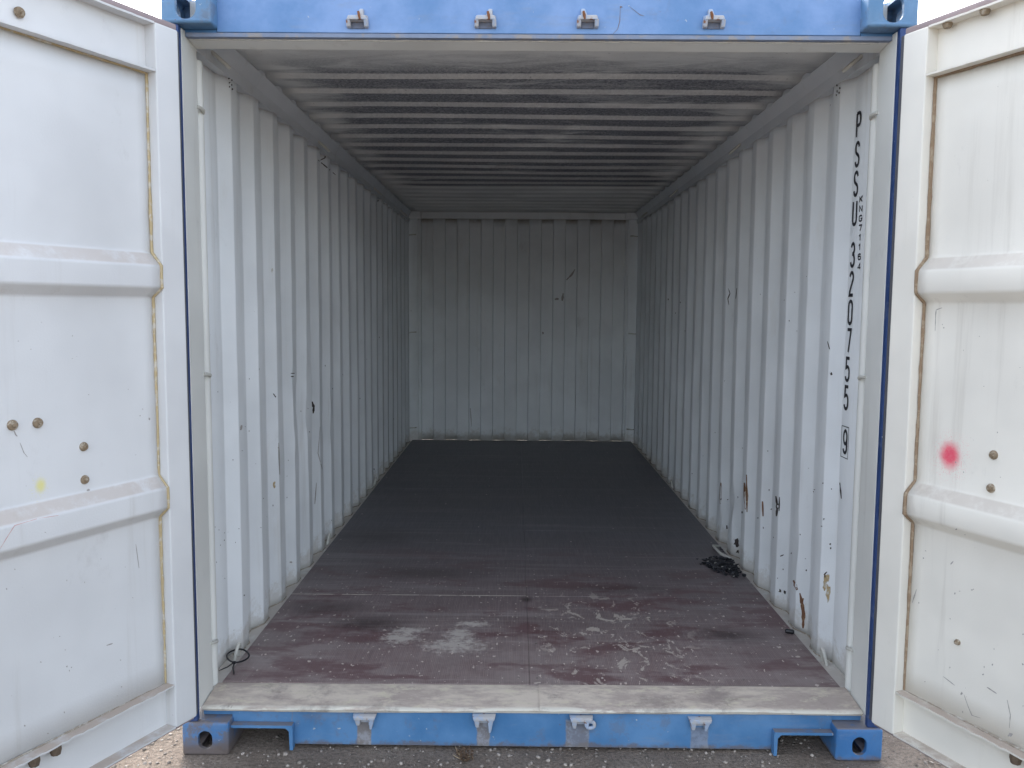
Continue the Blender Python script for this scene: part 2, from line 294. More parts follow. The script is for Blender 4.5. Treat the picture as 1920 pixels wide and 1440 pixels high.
# ------------------------------------------------------------------ mesh helper
class MB:
    def __init__(s): s.bm = bmesh.new()
    def box(s, x0, x1, y0, y1, z0, z1, bev=0.0, seg=2):
        m = Matrix.Translation(((x0+x1)/2, (y0+y1)/2, (z0+z1)/2)) @ Matrix.Diagonal((x1-x0, y1-y0, z1-z0, 1))
        r = bmesh.ops.create_cube(s.bm, size=1.0, matrix=m)
        if bev:
            ed = list({e for v in r['verts'] for e in v.link_edges})
            bmesh.ops.bevel(s.bm, geom=ed, offset=bev, segments=seg, affect='EDGES', profile=0.5)
        return s
    def hexa(s, pts, bev=0.0):              # 8 points: bottom ring 0-3, top ring 4-7
        v = [s.bm.verts.new(p) for p in pts]
        for f in ((0, 3, 2, 1), (4, 5, 6, 7), (0, 1, 5, 4), (1, 2, 6, 5), (2, 3, 7, 6), (3, 0, 4, 7)): s.bm.faces.new([v[i] for i in f])
        if bev: bmesh.ops.bevel(s.bm, geom=list({e for q in v for e in q.link_edges}), offset=bev, segments=2, affect='EDGES', profile=0.5)
        return s
    def prism(s, poly, fn, a, b):           # closed polygon extruded from a to b; fn(p, t) gives the point
        A = [s.bm.verts.new(fn(p, a)) for p in poly]; B = [s.bm.verts.new(fn(p, b)) for p in poly]; n = len(poly)
        for i in range(n): s.bm.faces.new((A[i], A[(i+1) % n], B[(i+1) % n], B[i]))
        s.bm.faces.new(A[::-1]); s.bm.faces.new(B); return s
    def sheet(s, grid):
        V = [[s.bm.verts.new(p) for p in row] for row in grid]
        for i in range(len(V)-1):
            for j in range(len(V[0])-1): s.bm.faces.new((V[i][j], V[i][j+1], V[i+1][j+1], V[i+1][j]))
        return s
    def tube(s, pts, r, n=8, closed=False):
        pts = [Vector(p) for p in pts]; L = len(pts); rings = []
        up = None
        for i, p in enumerate(pts):
            a = pts[(i-1) % L] if (closed or i > 0) else p; b = pts[(i+1) % L] if (closed or i < L-1) else p
            t = (b-a).normalized()
            if up is None: up = t.orthogonal().normalized()
            up = (up - t*up.dot(t)).normalized(); sd_ = t.cross(up); rr = r[i] if isinstance(r, (list, tuple)) else r
            rings.append([s.bm.verts.new(p + (up*math.cos(q) + sd_*math.sin(q))*rr) for q in [2*math.pi*j/n for j in range(n)]])
        for i in range(L if closed else L-1):
            A, B = rings[i], rings[(i+1) % L]
            for j in range(n): s.bm.faces.new((A[j], A[(j+1) % n], B[(j+1) % n], B[j]))
        if not closed: s.bm.faces.new(rings[0][::-1]); s.bm.faces.new(rings[-1])
        return s
    def cyl(s, c, ax, r0, r1, h, n=14):
        ax = Vector(ax).normalized(); return s.tube([Vector(c), Vector(c)+ax*h], [r0, r1], n)
    _ico = None
    def ico(s, c, r, sub=1, sq=(1, 1, 1), jit=0.25):
        rot = Matrix.Rotation(random.random()*6.28, 4, 'Z') @ Matrix.Rotation(random.random()*0.7, 4, 'X')
        m = Matrix.Translation(c) @ rot @ Matrix.Diagonal((r*sq[0], r*sq[1], r*sq[2], 1))
        if MB._ico is None:
            t = bmesh.new(); bmesh.ops.create_icosphere(t, subdivisions=1, radius=1.0); t.verts.index_update()
            MB._ico = ([v.co.copy() for v in t.verts], [[v.index for v in f.verts] for f in t.faces]); t.free()
        q = [s.bm.verts.new(m @ (v*(1+random.uniform(-jit, jit)))) for v in MB._ico[0]]
        for f in MB._ico[1]: s.bm.faces.new([q[i] for i in f])
        return s
    def build(s, name, mat, parent=None, ang=35, recalc=True, wn=True):
        if recalc: bmesh.ops.recalc_face_normals(s.bm, faces=s.bm.faces[:])
        me = bpy.data.meshes.new(name); s.bm.to_mesh(me); s.bm.free()
        if ang is not None:
            me.polygons.foreach_set('use_smooth', [True]*len(me.polygons)); me.set_sharp_from_angle(angle=R(ang))
        if mat: me.materials.append(mat)
        o = bpy.data.objects.new(name, me); COL.objects.link(o)
        if ang is not None and wn:
            q = o.modifiers.new('weighted_normals', 'WEIGHTED_NORMAL'); q.keep_sharp = True; q.weight = 100
        if parent: o.parent = parent
        return o
def empty(name, parent=None):
    o = bpy.data.objects.new(name, None); COL.objects.link(o); o.empty_display_size = 0.1
    if parent: o.parent = parent
    return o
def inst(o, parent, loc=(0, 0, 0), rot=(0, 0, 0), scale=(1, 1, 1), mat=None):
    c = o.copy(); COL.objects.link(c); c.parent = parent; c.location = loc; c.rotation_euler = rot; c.scale = scale; return c
def rnd(a): return random.uniform(-a, a)

# ------------------------------------------------------------------ ground
g = MB().sheet([[(x, y, 0) for x in (-45, -8, -3, 3, 8, 45)] for y in (-45, -8, -3, 3, 8, 45)]).build('ground', M_GROUND); g['kind'] = 'structure'

# ------------------------------------------------------------------ the container
BOX = empty('shipping_container')
BOX['label'] = 'blue steel shipping container with white interior and both doors swung open'; BOX['category'] = 'container'
W = 1.219; L = 6.058; H = 2.591; FZ = 0.172; RX = 1.17; PITCHW = 0.278; Y0 = 0.515

# --- corner castings: hollow blocks with oval holes, cut by boolean
def stadium(w_, h_, n=10, cap=1.0):
    r = min(w_, h_)/2*cap; pts = []
    for (sx, sy, a0) in ((1, 1, 0), (-1, 1, 90), (-1, -1, 180), (1, -1, 270)):
        for i in range(n+1):
            a = R(a0+90*i/n); pts.append((sx*(w_/2-r)+r*math.cos(a), sy*(h_/2-r)+r*math.sin(a)))
    out = []
    for p in pts:
        if not out or (abs(p[0]-out[-1][0])+abs(p[1]-out[-1][1])) > 1e-6: out.append(p)
    if abs(out[0][0]-out[-1][0])+abs(out[0][1]-out[-1][1]) < 1e-6: out.pop()
    return out
def casting_mesh(fw, fh, fz, capf):
    a = MB().box(0, 0.162, 0, 0.178, 0, 0.118, 0.009, 3).build('tmp_a', None)
    cut = []
    cut.append(MB().box(0.016, 0.146, 0.016, 0.162, 0.014, 0.104).build('tmp_b', None))
    cut.append(MB().prism(stadium(fw, fh, 10, capf), lambda p, t: (0.081+p[0], t, fz+p[1]), -0.03, 0.05).build('tmp_c', None))
    cut.append(MB().prism(stadium(0.079, 0.051), lambda p, t: (t, 0.089+p[0], 0.059+p[1]), -0.03, 0.05).build('tmp_d', None))
    cut.append(MB().prism(stadium(0.0635, 0.124), lambda p, t: (0.081+p[0], 0.089+p[1], t), 0.09, 0.15).build('tmp_e', None))
    for c in cut:
        m = a.modifiers.new('b', 'BOOLEAN'); m.operation = 'DIFFERENCE'; m.object = c; m.solver = 'EXACT'
    dg = bpy.context.evaluated_depsgraph_get(); dg.update()
    me = bpy.data.meshes.new_from_object(a.evaluated_get(dg))
    for o in [a]+cut: bpy.data.objects.remove(o)
    me.polygons.foreach_set('use_smooth', [True]*len(me.polygons)); me.set_sharp_from_angle(angle=R(35)); me.materials.clear()
    return me
CM_LOW = casting_mesh(0.050, 0.066, 0.062, 1.0); CM_TOP = casting_mesh(0.067, 0.088, 0.056, 0.98)
def casting(me, mat, x, y, z, sx, sy, sz=1):
    m2 = me.copy(); m2.materials.append(mat)
    # local mesh: outer long side at x=0; mirror by scale for the right-hand and rear corners
    o = bpy.data.objects.new('corner_casting', m2); COL.objects.link(o); o.parent = BOX
    for v in m2.vertices: v.co = (v.co.x*sx, v.co.y*sy, v.co.z if sz > 0 else 0.118-v.co.z)
    if sx*sy*sz < 0: m2.flip_normals()
    o.location = (x, y, z); return o
casting(CM_LOW, M_CASTL, -W, 0, 0, 1, 1, -1)['label'] = 'worn corner casting with brown bare foot'
casting(CM_LOW, M_CASTR, W, 0, 0, -1, 1, -1)
casting(CM_TOP, M_CASTT, -W, 0, H-0.118, 1, 1); casting(CM_TOP, M_CASTT, W, 0, H-0.118, -1, 1)
casting(CM_LOW, M_CASTR, -W, L, 0, 1, -1, -1); casting(CM_LOW, M_CASTR, W, L, 0, -1, -1, -1)
casting(CM_TOP, M_CASTT, -W, L, H-0.118, 1, -1); casting(CM_TOP, M_CASTT, W, L, H-0.118, -1, -1)

# --- front corner posts: blue outside, white reveal, rounded inner bar
for s in (-1, 1):
    def X(a): return s*a
    a, b = sorted((X(W-0.002), X(1.1665)))
    MB().box(a, b, 0.010, 0.033, 0.118, 2.473, 0.004).build('corner_post', M_POSTSHADE, BOX)
    a, b = sorted((X(1.214), X(1.166)))
    MB().box(a, b, 0.034, 0.166, 0.150, 2.470, 0.005).build('post_reveal', M_POST, BOX)
    a, b = sorted((X(1.2165), X(1.206)))
    MB().box(a, b, 0.166, 0.30, 0.150, 2.50).build('post_back_plate', M_WALL, BOX)
    bar = MB().tube([(X(1.186), 0.203, z) for z in (0.165, 0.17, 1.2, 2.40, 2.41)], [0.021, 0.024, 0.024, 0.024, 0.021], 18).build('post_bar', M_POST, BOX)
    for z in (0.34, 1.325, 2.235):            # lashing bars across the hollow between post and bar
        z += rnd(0.01)
        MB().tube([(X(1.164), 0.150, z+0.006), (X(1.158), 0.166, z+0.004), (X(1.156), 0.185, z), (X(1.163), 0.202, z-0.004), (X(1.175), 0.212, z-0.008)], 0.0065, 8).build('lashing_bar', M_RING, bar)

# --- sill beam with raised ends, lips and cam keepers
def mirrored(pts, s): return [(s*x, z) for x, z in pts]
out = [(-0.852, 0.016), (0.862, 0.012), (0.862, 0.080), (1.06, 0.080), (1.06, 0.150), (-1.06, 0.150), (-1.06, 0.088), (-0.852, 0.088)]
SILL = MB().prism(out, lambda p, t: (p[0], t, p[1]), 0.056, 0.105).build('sill_beam', M_SILLB, BOX, None)
for (xa, xb, zt, zb) in ((-1.056, -0.850, 0.088, 0.016), (1.056, 0.860, 0.080, 0.012)):
    sg = 1 if xb > xa else -1
    poly = [(xa, zt), (xa, zt+0.010), (xb+sg*0.008, zt+0.010), (xb+sg*0.010, zt), (xb+sg*0.010, zb-0.008), (xb-sg*0.001, zb-0.008), (xb-sg*0.003, zt-0.012), (xb-sg*0.015, zt)]
    MB().prism(poly, lambda p, t: (p[0], t, p[1]), 0.026, 0.0545).build('pocket_lip', M_BLUE, SILL, None)
    m = MB(); x0_, x1_ = sorted((xa, xb)); m.box(x0_, x1_, 0.105, 0.40, zt, zt+0.006)
    m.build('pocket_roof', M_STEELU, SILL)
for s in (-1, 1):                              # closing plates from the beam to the posts
    a, b = sorted((s*1.062, s*1.165)); MB().box(a, b, 0.064, 0.104, 0.119, 0.149).build('sill_end', M_BLUE, SILL, None)

def keeper_low(l1, l2, eye=0):
    m = MB()
    m.hexa([(-.036, .0, -.006), (.036, .0, -.006), (.036, -.030, -.006), (-.036, -.030, -.006), (-.043, .0, .010), (.043, .0, .010), (.040, -.030, .008), (-.040, -.030, .008)], 0.003)
    m.hexa([(-.030, 0, -l1), (-.016, 0, -l1), (-.018, -.022, -l1), (-.029, -.022, -l1), (-.036, 0, -.004), (-.014, 0, -.004), (-.014, -.028, -.004), (-.036, -.028, -.004)], 0.003)
    if eye:
        pts = [(.032+.015*math.cos(q), -.018, -.020+.012*math.sin(q)) for q in [2*math.pi*i/14 for i in range(14)]]
        m.tube(pts, 0.0065, 8, True)
        m.hexa([(.012, 0, -.026), (.026, 0, -.026), (.026, -.024, -.026), (.012, -.024, -.026), (.010, 0, -.004), (.028, 0, -.004), (.028, -.026, -.004), (.010, -.026, -.004)], 0.003)
    else:
        m.hexa([(.016, 0, -l2), (.025, 0, -l2), (.024, -.020, -l2), (.017, -.020, -l2), (.012, 0, -.004), (.035, 0, -.004), (.034, -.028, -.004), (.013, -.028, -.004)], 0.003)
    m.box(-.030, .030, -.006, 0, -.024, -.004)
    return m.build('cam_keeper', M_KEEP, SILL)
for (x, z, l1, l2, e) in ((-0.588, 0.126, .030, .045, 0), (-0.168, 0.127, .034, .055, 0), (0.174, 0.126, .034, .03, 1), (0.592, 0.124, .034, .038, 0)):
    keeper_low(l1, l2, e).location = (x, 0.055, z)

# --- threshold plates
def threshold(x0, x1, dz, seed):
    random.seed(seed); m = MB(); n = 26; grid = []
    for i in range(n+1):
        x = x0+(x1-x0)*i/n; wv = 0.0022*math.sin(x*9+seed)+rnd(0.0012); wy = 0.003*math.sin(x*5+seed*2)+rnd(0.0012)
        grid.append([(x, 0.046+wy, 0.140+dz), (x, 0.040+wy, 0.150+wv+dz), (x, 0.047+wy, 0.1565+wv+dz), (x, 0.075, 0.159+wv*0.5+dz), (x, 0.135, 0.166+dz), (x, 0.186, 0.1705+dz), (x, 0.205, 0.1700+dz), (x, 0.205, 0.150+dz), (x, 0.075, 0.147), (x, 0.046+wy, 0.140+dz)])
    m.sheet(grid)
    return m.build('threshold_plate', M_SILL, BOX, 40)
threshold(-1.163, 0.055, 0.0, 1); threshold(0.028, 1.163, 0.0032, 2)
random.seed(11)

# --- header beam, white soffit, keepers
HEAD = MB().box(-1.06, 1.06, 0.062, 0.11, 2.463, 2.580, 0.004).build('header_beam', M_BLUEH, BOX)
MB().box(-1.165, 1.165, 0.0635, 0.0875, 2.4485, 2.4625, 0.002).build('drip_lip', M_LIP, HEAD)
MB().prism([(0.088, 2.449), (0.160, 2.438), (0.166, 2.442), (0.172, 2.578), (0.112, 2.578), (0.112, 2.4575), (0.0885, 2.4575)], lambda p, t: (t, p[0], p[1]), -1.165, 1.165).build('header_soffit', M_POST, HEAD, None)
m = MB(); xs = -1.15                           # ragged bead along the drip edge
pts = []
while xs < 1.15: pts.append((xs, 0.0885+rnd(.001), 2.4475+rnd(.0010))); xs += 0.03
m.tube(pts, [0.0028+max(0, rnd(.0022)) for _ in pts], 6); m.build('sealant_bead', M_PALE, HEAD)
for s in (-1, 1):
    a, b = sorted((s*1.062, s*1.217)); MB().box(a, b, 0.066, 0.110, 2.4585, 2.472).build('header_end', M_BLUE, HEAD, None)
def keeper_top(bx, tilt):
    m = MB()
    m.hexa([(-.036, 0, -.010), (.036, 0, -.010), (.033, -.028, -.008), (-.033, -.028, -.008), (-.034, 0, .012), (.034, 0, .012), (.028, -.026, .006), (-.028, -.026, .006)], 0.003)
    for sx in (-1, 1):
        a, b = sorted((sx*.022, sx*.036)); m.hexa([(a, 0, -.030), (b, 0, -.030), (b, -.016, -.028), (a, -.016, -.028), (a, 0, -.006), (b, 0, -.006), (b, -.027, -.006), (a, -.027, -.006)], 0.003)
    m.hexa([(bx-.012, 0, .006), (bx+.012, 0, .006), (bx+.010, -.024, .004), (bx-.010, -.024, .004), (bx-.007+tilt, 0, .032), (bx+.007+tilt, 0, .032), (bx+.006+tilt, -.016, .029), (bx-.006+tilt, -.016, .029)], 0.003)
    o = m.build('cam_keeper', M_KEEP, HEAD)
    MB().tube([(bx-.004, -.0285, .016), (bx-.001, -.0300, .004), (bx+.001, -.0295, -.008)], [.004, .005, .003], 6).build('rust_blister', M_RUSTCOL, o)
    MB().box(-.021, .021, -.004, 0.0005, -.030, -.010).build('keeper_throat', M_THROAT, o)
    return o
for (x, z, bx, tl) in ((-0.593, 2.506, .010, .004), (-0.173, 2.508, .012, .004), (0.162, 2.510, -.012, -.004), (0.575, 2.511, -.010, -.002)):
    keeper_top(bx, tl).location = (x, 0.0615, z)

# --- side walls: trapezoid corrugation with soft bends, small waves and dents
def wall_profile():
    key = [(0.20, 1.206)]; y = Y0
    while y < 5.80:
        key += [(y-0.068, 1.206), (y, RX), (y+0.072, RX), (y+0.140, 1.206)]; y += PITCHW
    key = [q for q in key if q[0] < 5.90] + [(5.94, 1.206)]
    out_ = [key[0]]
    for i in range(1, len(key)-1):
        p, c, n_ = Vector(key[i-1]), Vector(key[i]), Vector(key[i+1])
        d0 = (c-p).normalized(); d1 = (n_-c).normalized()
        out_ += [tuple(c-d0*0.0045), tuple(c-d0*0.0012+d1*0.0012), tuple(c+d1*0.0045)]
    out_.append(key[-1]); return out_
PROF = wall_profile()
def hsh(a): return math.sin(a*12.9898)*0.5+math.sin(a*4.1414+1.7)*0.5
DENTS_L = [(1.52, 1.02, 0.16, 0.22, 0.022), (1.74, 1.10, 0.10, 0.26, -0.014), (1.38, 0.86, 0.10, 0.16, -0.010), (2.1, 0.9, 0.14, 0.3, 0.008)]
DENTS_R = [(0.83, 0.55, 0.10, 0.20, 0.006), (1.95, 0.45, 0.16, 0.20, 0.014), (2.2, 0.32, 0.12, 0.12, 0.014)]
def wall_grid(s, dents):
    zs = [0.166+(2.436-0.166)*i/56 for i in range(57)]; grid = []
    for z in zs:
        row = []
        for (y, x) in PROF:
            e = 0.0009*math.sin(z*2.3+y*3.1)+0.0004*math.sin(z*6.1+y*7.7+1)+0.0003*math.sin(z*17+y*29)
            for (cy_, cz_, ry, rz, amp) in dents: 
                q = ((y-cy_)/ry)**2+((z-cz_)/rz)**2
                if q < 6: e += amp*math.exp(-q)*(0.75+0.5*math.sin(y*41+z*23))
            dy = 0.0015*math.sin(z*1.9+y*2.3)
            row.append((s*min(1.214, x+e), y+dy, z))
        grid.append(row)
    return grid
WALLS = {}
for s, d in ((-1, DENTS_L), (1, DENTS_R)):
    o = MB().sheet(wall_grid(s, d)).build('side_wall', M_WALL, BOX, 40, False)
    md = o.modifiers.new('thickness', 'SOLIDIFY'); md.thickness = 0.002; md.offset = (1 if s > 0 else -1)*-1
    WALLS[s] = o
    WALLS[s]['label'] = 'dented white corrugated wall without lettering' if s < 0 else 'white corrugated wall with the stencilled container number'
    # rails along floor and roof
    a, b = sorted((s*1.150, s*1.219))
    MB().box(a, b, 0.167, 5.90, 0.150, 0.1655, 0.002).build('bottom_rail', M_POST, BOX)
    a, b = sorted((s*1.212, s*1.219)); MB().box(a, b, 0.180, 5.88, 0.030, 0.1495).build('bottom_rail_web', M_BLUE, BOX)
    poly = [(1.207, 2.436), (1.150, 2.478), (1.138, 2.532), (1.138, 2.552), (1.219, 2.552), (1.219, 2.432), (1.207, 2.432)]
    poly = [(1.168, 2.434), (1.168, 2.480), (1.140, 2.531), (1.140, 2.578), (1.219, 2.578), (1.219, 2.434)]
    MB().prism([(s*x, z) for x, z in poly], lambda p, t: (p[0], t, p[1]), 0.167, 5.94).build('top_rail', M_RAIL, BOX, 20)
    # bead in the joint of wall and rail, following the corrugation
    m = MB(); m.tube([(s*(x-0.003+rnd(.001)), y+rnd(.001), 0.1675+rnd(.0012)) for (y, x) in PROF if y > 0.26], 0.0034, 6)
    m.build('sealant_bead', M_SEALW, WALLS[s])

# --- end wall
ew = []; XE0 = -1.060; x = XE0; key = [(-1.20, 5.975), (XE0, 5.975)]; inn = False
EY = (5.975, 6.008)
k_ = 0
while x < 1.02:
    a = EY[k_ % 2]; b = EY[(k_+1) % 2]
    key += [(x, a), (x+0.009, b)] if k_ else [(x+0.009, b)]
    x += 0.1245; k_ += 1
key += [(x, EY[k_ % 2])] + ([(x+0.009, EY[0])] if k_ % 2 else []) + [(1.20, 5.975)]
EW = MB().sheet([[(x, y+0.0012*math.sin(z*3+x*5), z) for (x, y) in key] for z in [0.166+(2.478-0.166)*i/24 for i in range(25)]]).build('end_wall', M_WALL, BOX, 25, False)
md = EW.modifiers.new('thickness', 'SOLIDIFY'); md.thickness = 0.002; md.offset = 0
EW['label'] = 'white corrugated end wall closing the far end'
MB().box(-1.165, 1.165, 5.955, 6.04, 2.474, 2.578, 0.004).build('end_header', M_WALL, BOX)
MB().box(-1.20, 1.20, 5.94, 6.04, 0.120, 0.1655).build('end_sill', M_POST, BOX)
for s in (-1, 1):
    a, b = sorted((s*1.085, s*1.217)); ep = MB().box(a, b, 5.945, 5.973, 0.1665, 2.533, 0.004).build('end_post', M_WALL, BOX)
    a, b = sorted((s*1.046, s*1.1675)); MB().box(a, b, 5.866, 5.9435, 2.466, 2.534, 0.004).build('corner_gusset', M_WALL, BOX)
    for z in (0.30, 1.30, 2.30):
        MB().tube([(s*1.172, 5.943, z), (s*1.165, 5.925, z), (s*1.120, 5.922, z+.004), (s*1.105, 5.943, z+.004)], 0.0065, 6).build('lashing_bar', M_RING, ep)

# --- roof: shallow cross ribs
key = [(0.167, 2.535), (0.640, 2.535)]; y = 0.640
while y < 5.65:
    key += [(y+0.030, 2.556), (y+0.115, 2.556), (y+0.145, 2.535)] if False else [(y+0.125, 2.535), (y+0.145, 2.551), (y+0.2285, 2.551), (y+0.2525, 2.535)]
    y += 0.2525
key += [(5.96, 2.535)]
def sag(x, y): return 0.004*math.sin(y*1.3+x*1.1)+0.002*math.sin(y*3.7-x*2.2)
xs = [-1.152+2.304*i/24 for i in range(25)]
RF = MB().sheet([[(x, y, z+sag(x, y)*max(0, 1-(x/1.152)**4)) for (y, z) in key] for x in xs]).build('roof', M_ROOF, BOX, 12, False)
md = RF.modifiers.new('thickness', 'SOLIDIFY'); md.thickness = 0.002; md.offset = 0
RF['label'] = 'ribbed white roof stained with dark mould'

# --- floor boards
ys = [0.2075, 1.168, 2.368, 3.568, 4.768, 5.945]
for i in range(5):
    for (x0, x1) in ((-1.148, -0.0056), (-0.0044, 1.148)):
        gx = rnd(0.0006)
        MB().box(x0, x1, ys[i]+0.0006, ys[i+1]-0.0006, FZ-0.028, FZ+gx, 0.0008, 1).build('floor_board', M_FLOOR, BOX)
m = MB(); random.seed(8); yy = 0.27
while yy < 5.8:
    for x in (-1.10, -0.82, -0.55, -0.28, -0.045, 0.04, 0.28, 0.55, 0.82, 1.10):
        if random.random() < 0.85:
            x_, y_ = x+rnd(.02), yy+rnd(.012); m.tube([(x_, y_, FZ-0.002), (x_, y_, FZ+0.0011)], [0.0052, 0.0042], 8)
    yy += 0.31
m.build('floor_screw', M_SCREW, BOX)['kind'] = 'stuff'
random.seed(11)
MB().box(-1.148, 1.148, 0.215, 5.938, 0.1405, 0.1435).build('seam_light_block', M_STEELU, BOX)  # unseen dark sheet added to stop light leaking up through the board seams
for i in range(9):
    y = 0.45+i*0.62; MB().box(-1.20, 1.20, y, y+0.045, 0.040, 0.140).build('cross_member', M_STEELU, BOX)

# --- lashing rings
def ring_low(s, y, lean):
    m = MB(); xw = s*1.160
    pts = []
    for i in range(9):
        a = math.pi*i/8; pts.append((xw+s*(0.010-lean*math.sin(a)*0.6), y-0.022*math.cos(a), FZ-0.004+0.058*math.sin(a)))
    m.tube(pts, 0.0065, 8); return m.build('lashing_ring', M_RING, BOX)
def ring_top(s, y):
    m = MB(); pts = []
    for i in range(9):
        a = math.pi*i/8; pts.append((s*(1.168-0.052*math.sin(a)), y-0.030*math.cos(a), 2.474-0.046*math.sin(a)))
    m.tube(pts, 0.0068, 8); return m.build('lashing_ring', M_RING, BOX)
RINGL = ring_low(-1, 0.430, 0.02)
for (s, y, le) in ((1, 0.430, 0.02), (-1, 2.06, 0.02), (-1, 3.70, 0.02), (1, 3.70, 0.02)): ring_low(s, y, le)
for s in (-1, 1):
    for y in (0.345, 1.98, 3.80, 5.3): ring_top(s, y)
br = MB().tube([(1.150, 2.06, 0.170), (1.10, 2.02, 0.185), (1.085, 1.93, 0.20), (1.10, 1.84, 0.19), (1.155, 1.79, 0.172)], 0.008, 8).build('lashing_ring', M_RING, BOX); br['label'] = 'bent lashing ring beside the dark debris'

# ------------------------------------------------------------------ doors
def door(side, E_, deg, mat, seal, seal_r, bolts):
    s = 1 if side == 'L' else -1
    th = R(deg); d = Vector((math.cos(th)*s, -math.sin(th), 0))
    D0 = -0.04; U0 = 0.093; U1 = 1.075; ZB, ZT = 0.168, 2.433
    ZL = [(0.318, 0), (0.869, D0), (0.870, D0)]
    prof = [(D0, 0.310), (D0, 0.882), (0.0-0.001, 0.914), (-0.001, 0.980), (D0, 1.018), (D0, 1.590), (-0.001, 1.620), (-0.001, 1.688), (D0, 1.730), (D0, 2.292)]
    pr = [prof[0]]
    for i in range(1, len(prof)-1):
        p, c, n_ = Vector(prof[i-1]), Vector(prof[i]), Vector(prof[i+1]); a = (c-p).normalized(); b = (n_-c).normalized()
        pr += [tuple(c-a*.007), tuple(c-a*.002+b*.002), tuple(c+b*.007)]
    pr.append(prof[-1])
    p2 = [pr[0]]
    for a_, b_ in zip(pr[:-1], pr[1:]):
        n_ = max(1, int(abs(b_[1]-a_[1])/0.09))
        for i in range(1, n_+1): p2.append((a_[0]+(b_[0]-a_[0])*i/n_, a_[1]+(b_[1]-a_[1])*i/n_))
    pr = p2
    us = [U0-0.002+(U1-U0+0.004)*i/20 for i in range(21)]
    def oil(u, z): return 0.0026*math.sin(u*5.1+z*2.7)*math.sin(z*4.3+u)  # slight oil-canning of the sheet
    dr = MB().sheet([[(u, s*(wd+(oil(u, z) if wd < -0.03 else 0)), z) for (wd, z) in pr] for u in us]).build('door', mat, BOX, 30, False)
    md = dr.modifiers.new('thickness', 'SOLIDIFY'); md.thickness = 0.002; md.offset = 0
    dr.location = (E_[0], E_[1], 0); dr.rotation_euler = (0, 0, math.atan2(d.y, d.x))
    dr['label'] = 'door leaf with tan sealant lines and a faint yellow dot' if side == 'L' else 'door leaf with red spray dot and brown sealant'
    def bx(m, u0, u1, w0, w1, z0, z1, bev=0):
        a, b = sorted((s*w0, s*w1)); m.box(u0, u1, a, b, z0, z1, bev); return m
    bx(MB(), 0, U0, -0.05, 0, ZB, ZT, 0.007).build('hinge_stile', mat, dr)
    bx(MB(), U1, 1.165, -0.05, 0, ZB, ZT, 0.007).build('lock_stile', mat, dr)
    def jag(u): return 0.0
    for (nm, za, zb) in (('top_rail', 2.283, ZT-0.0005), ('bottom_rail', ZB+0.0005, 0.318)):
        m = MB(); ua, ub = U0+0.0005, U1-0.0005
        bx(m, ua, ub, -0.048, -0.0425, za+0.001, zb-0.001)
        n = 60
        for (q0, q1, lip) in ((za, za+0.006, 0.0008), (zb-0.006, zb, 0.0008 if nm == 'top_rail' else 0.0022)):
            gr = []
            for i in range(n+1):
                u = ua+(ub-ua)*i/n; j = rnd(lip); k2 = rnd(lip*0.6)
                gr.append([(u, s*(-0.043), q0), (u, s*(-0.0015+j), q0+k2), (u, s*(-0.0008+j), q1+k2), (u, s*(-0.043), q1), (u, s*(-0.043), q0)])
            m.sheet(gr)
        m.build(nm, mat, dr, 30)
    # rubber gasket round the edge
    m = MB()
    bx(m, -0.006, 1.170, -0.040, -0.012, ZT+0.0005, ZT+0.022, 0.006); m.build('gasket', M_GASKET, dr)
    m = MB(); bx(m, 0.0, 1.170, -0.040, -0.014, ZB-0.012, ZB-0.0005, 0.004); m.build('gasket', M_GASKET, dr)
    m = MB(); bx(m, -0.014 if side == 'L' else -0.019, -0.0005, -0.040, -0.010, ZB, ZT+0.0004, 0.004); m.build('hinge_gasket', M_GASKD, dr)
    # sealant round the sheet
    m = MB(); pts = []
    for i in range(len(prof)-1):
        (wa, za), (wb, zb) = prof[i], prof[i+1]; n = max(2, int(abs(zb-za)/0.03))
        for j in range(n): t = j/n; pts.append((U0+0.004+rnd(0.0010), s*(wa+(wb-wa)*t+0.0015), za+(zb-za)*t))
    pts.append((U0+0.004, s*(D0+0.0015), 2.282)); pts.insert(1, (U0+0.004, s*(D0+0.0015), 0.3195)); pts = [p for p in pts if 0.316 < p[2] < 2.283]
    m.tube(pts, [seal_r*(1+rnd(0.22)) for _ in pts], 6); m.build('sealant_bead', seal, dr)
    m = MB(); pts = [(U0+0.006+i*0.024, s*(D0+0.0015), 2.2815+rnd(.0006)) for i in range(41)]
    m.tube(pts, [seal_r*(0.8+rnd(0.2)) for _ in pts], 6); m.build('sealant_bead', seal, dr)
    m = MB(); pts = [(U0+0.006+i*0.024, s*(D0+0.0015), 0.3195+rnd(.0006)) for i in range(41)]
    m.tube(pts, [seal_r*(0.6+rnd(0.2)) for _ in pts], 6); m.build('sealant_bead', M_SEALW, dr)
    for (u, z, kind, r) in bolts:
        m = MB()
        if kind == 'P':      # head on the sheet, facing in
            a0 = D0+0.0005
            m.tube([(u, s*a0, z), (u, s*(a0+.004), z), (u, s*(a0+.009), z), (u, s*(a0+.011), z)], [r, r*1.02, r*0.86, r*0.55], 16)
            m.tube([(u, s*(a0+.010), z), (u+rnd(.002), s*(a0+.016), z+rnd(.002))], [r*0.42, r*0.34], 7)
            m.build('bolt', M_BOLT, dr)
        elif kind == 'T':    # head under the top flange
            m.tube([(u, s*-0.020, 2.4265), (u, s*-0.020, 2.420), (u, s*-0.020, 2.412)], [r, r, r*0.75], 8); m.build('bolt', M_BOLT, dr)
        else:                # head under the flange of the bottom rail
            m.tube([(u, s*-0.018, 0.3115), (u, s*-0.018, 0.300), (u, s*-0.018, 0.284)], [r, r*1.05, r*0.8], 7); m.build('bolt', M_DARKBOLT, dr)
